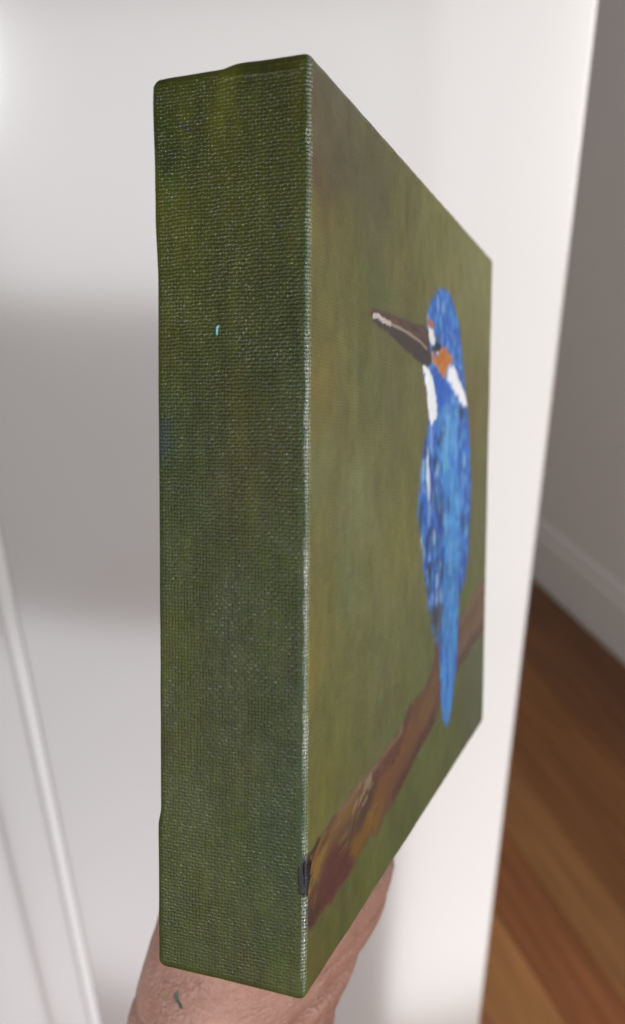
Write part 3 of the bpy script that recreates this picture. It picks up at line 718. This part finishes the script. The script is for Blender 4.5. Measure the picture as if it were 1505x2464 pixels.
ARM = [  # x, y, z, wide-axis angle, half width, half thickness
    (-.060, -.330, .130, 20, .041, .036), (-.049, -.265, .165, 25, .037, .032), (-.039, -.210, .192, 32, .032, .027), (-.0300, -.170, .212, 38, .0295, .0238),
    (-.0232, -.1400, .225, 42, .0283, .0218), (-.0198, -.1270, .2295, 44, .0285, .0222), (-.0158, -.1170, .232, 46, .0300, .0236), (-.0100, -.1050, .234, 48, .0325, .0246),
    (-.0070, -.0960, .236, 52, .0352, .0242), (-.0085, -.0860, .241, 58, .0368, .0200), (-.0120, -.0740, .245, 63, .0390, .0150), (-.0115, -.0560, .248, 66, .0395, .0128),
    (-.0105, -.0380, .250, 68, .0395, .0118), (-.0100, -.0260, .252, 69, .0375, .0104)]
rings = []
for (X, Y, Z, dg, ha, h2) in ARM:
    a, b2 = ax(dg); rings.append((cw(X, Y, Z), a, b2, ha, h2))
loft(hb, rings, 36)
def tube(pts, radii, seg=14):
    rg = []
    P = [cw(*p) for p in pts]
    for i, (p, r_) in enumerate(zip(P, radii)):
        d = (P[min(i + 1, len(P) - 1)] - P[max(i - 1, 0)]).normalized()
        s_ = d.cross(camv(-.93, 0, .36)).normalized(); q = s_.cross(d)
        rg.append((p, s_, q, r_, r_ * .92))
    loft(hb, rg, seg)
    return P
# fingers spread flat against the back of the canvas; wide axis of the palm runs away from the camera
wx_, wz_ = math.cos(math.radians(69)), math.sin(math.radians(69))
nails = []
FING = [(.029, .060, .0086, .006), (.0105, .078, .0092, .002), (-.009, .086, .0096, -.002), (-.0285, .079, .0092, -.007)]
for s_, L, r_, spread in FING:
    bx_, bz_ = -.0095 + wx_ * s_, .2525 + wz_ * s_
    pts = []
    for f, bend in ((-.25, 0), (.1, .001), (.42, .0028), (.72, .0012), (.93, -.001), (1.0, -.0018)):
        q = spread * max(f, 0) * 1.4
        pts.append((bx_ + wx_ * q - .93 * bend, -.026 + L * f, bz_ + wz_ * q + .36 * bend))
    P = tube(pts, [r_ * 1.05, r_, r_ * .98, r_ * .88, r_ * .72, r_ * .42]); nails.append((P[4], (P[4] - P[3]).normalized(), r_))
tp = [(-.016, -.096, .224), (-.0190, -.080, .216), (-.0200, -.060, .209), (-.0205, -.040, .207), (-.0198, -.024, .206), (-.0194, -.0195, .206)]
P = tube(tp, [.0155, .0130, .0104, .0094, .0076, .0045]); nails.append((P[4], (P[4] - P[3]).normalized(), .0098))
me = bpy.data.meshes.new('person'); hb.to_mesh(me); hb.free()
person = bpy.data.objects.new('person', me); COL.objects.link(person)
bmN = bmesh.new(); bmN.from_mesh(me); bmesh.ops.recalc_face_normals(bmN, faces=bmN.faces); bmN.to_mesh(me); bmN.free()
md = person.modifiers.new('merge', 'REMESH'); md.mode = 'VOXEL'; md.voxel_size = .0011; md.use_smooth_shade = True
sm = person.modifiers.new('soften', 'SMOOTH'); sm.factor = .6; sm.iterations = 14
dg_ = bpy.context.evaluated_depsgraph_get()
me2 = bpy.data.meshes.new_from_object(person.evaluated_get(dg_)); person.modifiers.clear(); person.data = me2; me2.name = 'person'
# flesh relief: wrist creases, tendons and soft unevenness
nv = len(me2.vertices); co = np.empty(nv * 3, np.float32); me2.vertices.foreach_get('co', co); co = co.reshape(-1, 3).astype(float)
no = np.empty(nv * 3, np.float32); me2.vertices.foreach_get('normal', no); no = no.reshape(-1, 3)
Rn = np.array([[C2W[i][j] for j in range(3)] for i in range(3)]); lc = (co - np.array(CAM)) @ Rn     # metres in lens axes
X, Y, Z = lc[:, 0], lc[:, 1], -lc[:, 2]
crease = np.zeros(nv)
dsp = .0007 * vnoise(X * 1e3, Y * 1e3, 11, 81) + .00035 * vnoise(X * 1e3, Y * 1e3, 4, 82)
for yc, x0, x1, sl, dp, wdt in CREASES:
    yy = yc + sl * (X - x0) + .0006 * vnoise(X * 1e3, Y * 0, 5, int(-yc * 1e5))
    k_ = np.exp(-((Y - yy) / wdt) ** 2) * sst(x0 - .006, x0 + .006, X) * (1 - sst(x1 - .008, x1 + .008, X))
    crease = np.maximum(crease, k_ * min(dp / .0014, 1)); dsp -= dp * k_
co += no * dsp[:, None]
me2.vertices.foreach_set('co', co.astype(np.float32).ravel()); me2.update()
me2.polygons.foreach_set('use_smooth', np.ones(len(me2.polygons), bool))
m, t, b = mat('skin', (.5, .3, .24), .46, .4)
tc = N(t, 'ShaderNodeTexCoord')
mp = N(t, 'ShaderNodeMapping'); mp.inputs['Rotation'].default_value = (.49, 0, .2); t.links.new(tc.outputs['Object'], mp.inputs['Vector'])
n1 = N(t, 'ShaderNodeTexNoise'); n1.inputs['Scale'].default_value = 55; n1.inputs['Detail'].default_value = 5; t.links.new(mp.outputs[0], n1.inputs['Vector'])
r = N(t, 'ShaderNodeValToRGB'); r.color_ramp.elements[0].position = .32; r.color_ramp.elements[0].color = (.235, .118, .088, 1)
r.color_ramp.elements[1].position = .70; r.color_ramp.elements[1].color = (.325, .192, .150, 1)
t.links.new(n1.outputs[0], r.inputs[0])
n4 = N(t, 'ShaderNodeTexNoise'); n4.inputs['Scale'].default_value = 420; n4.inputs['Detail'].default_value = 4; t.links.new(mp.outputs[0], n4.inputs['Vector'])
mx = N(t, 'ShaderNodeMix', data_type='RGBA', blend_type='MULTIPLY'); mx.inputs[0].default_value = .3
c2 = N(t, 'ShaderNodeValToRGB'); c2.color_ramp.elements[0].position = .35; c2.color_ramp.elements[0].color = (.7, .58, .56, 1); c2.color_ramp.elements[1].position = .6
t.links.new(n4.outputs[0], c2.inputs[0]); t.links.new(r.outputs[0], mx.inputs[6]); t.links.new(c2.outputs[0], mx.inputs[7])
t.links.new(mx.outputs[2], b.inputs['Base Color'])
b.inputs['Subsurface Weight'].default_value = .18; b.inputs['Subsurface Radius'].default_value = (1, .35, .2); b.inputs['Subsurface Scale'].default_value = .004
mp2 = N(t, 'ShaderNodeMapping'); mp2.inputs['Scale'].default_value = (260, 260, 900); t.links.new(mp.outputs[0], mp2.inputs['Vector'])
n2 = N(t, 'ShaderNodeTexNoise'); n2.inputs['Scale'].default_value = 1; n2.inputs['Detail'].default_value = 4; n2.inputs['Distortion'].default_value = .8; t.links.new(mp2.outputs[0], n2.inputs['Vector'])
n3 = N(t, 'ShaderNodeTexVoronoi'); n3.inputs['Scale'].default_value = 1100; t.links.new(mp.outputs[0], n3.inputs['Vector'])
hh = math_(t, 'ADD', n2.outputs[0], math_(t, 'MULTIPLY', n3.outputs[0], .45))
bp = N(t, 'ShaderNodeBump'); bp.inputs['Strength'].default_value = .8; bp.inputs['Distance'].default_value = .0007
t.links.new(hh, bp.inputs['Height']); t.links.new(bp.outputs[0], b.inputs['Normal'])
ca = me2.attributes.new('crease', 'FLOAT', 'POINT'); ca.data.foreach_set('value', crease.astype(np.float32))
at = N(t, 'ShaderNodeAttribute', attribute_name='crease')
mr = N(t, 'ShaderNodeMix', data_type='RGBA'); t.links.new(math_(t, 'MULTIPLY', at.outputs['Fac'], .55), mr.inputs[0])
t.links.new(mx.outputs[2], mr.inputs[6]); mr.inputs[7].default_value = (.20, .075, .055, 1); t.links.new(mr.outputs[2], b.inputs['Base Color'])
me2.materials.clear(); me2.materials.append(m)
tag(person, 'bare forearm and hand of a person holding up the painting from behind', 'person')
# nails
mn, _, _ = mat('fingernail', (.62, .40, .35), .25)
for p, d, r_ in nails:
    out = camv(-.93, 0, .36); s2 = d.cross(out).normalized()
    vs, fs = [], []
    for i in range(6):
        for j in range(7):
            a_, b_ = i / 5 * 2 - 1, j / 6 * 2 - 1
            vs.append(p + d * (a_ * r_ * .62 + r_ * .2) + s2 * (b_ * r_ * .55 * (1 - .15 * a_ * a_)) + out * (r_ * (.80 - .30 * b_ * b_ - .08 * a_)))
    for i in range(5):
        for j in range(6): fs.append((i * 7 + j, i * 7 + j + 1, i * 7 + j + 8, i * 7 + j + 7))
    mesh_obj('fingernail', vs, fs, mn, person, True)
# smear of green paint on the wrist: laid on the skin
from mathutils.bvhtree import BVHTree
bv = BVHTree.FromPolygons([Vector(c) for c in co], [tuple(p.vertices) for p in me2.polygons])
ms, _, _ = mat('green_paint_smear', tuple(srgb((30, 48, 32))), .35)
vs, fs = [], []
path = [(-.0345, -.1226), (-.0349, -.1238), (-.0346, -.1250), (-.0339, -.1260), (-.0335, -.1270)]
wid = [.0003, .00055, .0004, .0004, .00025]
for k, ((sx, sy), ww) in enumerate(zip(path, wid)):
    for jx in (-1, -.4, .4, 1):
        dr = camv(sx + jx * ww, sy, .2285 * 1.0).normalized()
        loc, nor, _, _ = bv.ray_cast(CAM, dr)
        vs.append(loc + nor * (.00012 if abs(jx) == 1 else .0004) if loc else CAM + dr * .22)
    if k:
        for j in range(3): a_ = (k - 1) * 4 + j; fs.append((a_, a_ + 1, a_ + 5, a_ + 4))
mesh_obj('paint_smear', vs, fs, ms, person, True)
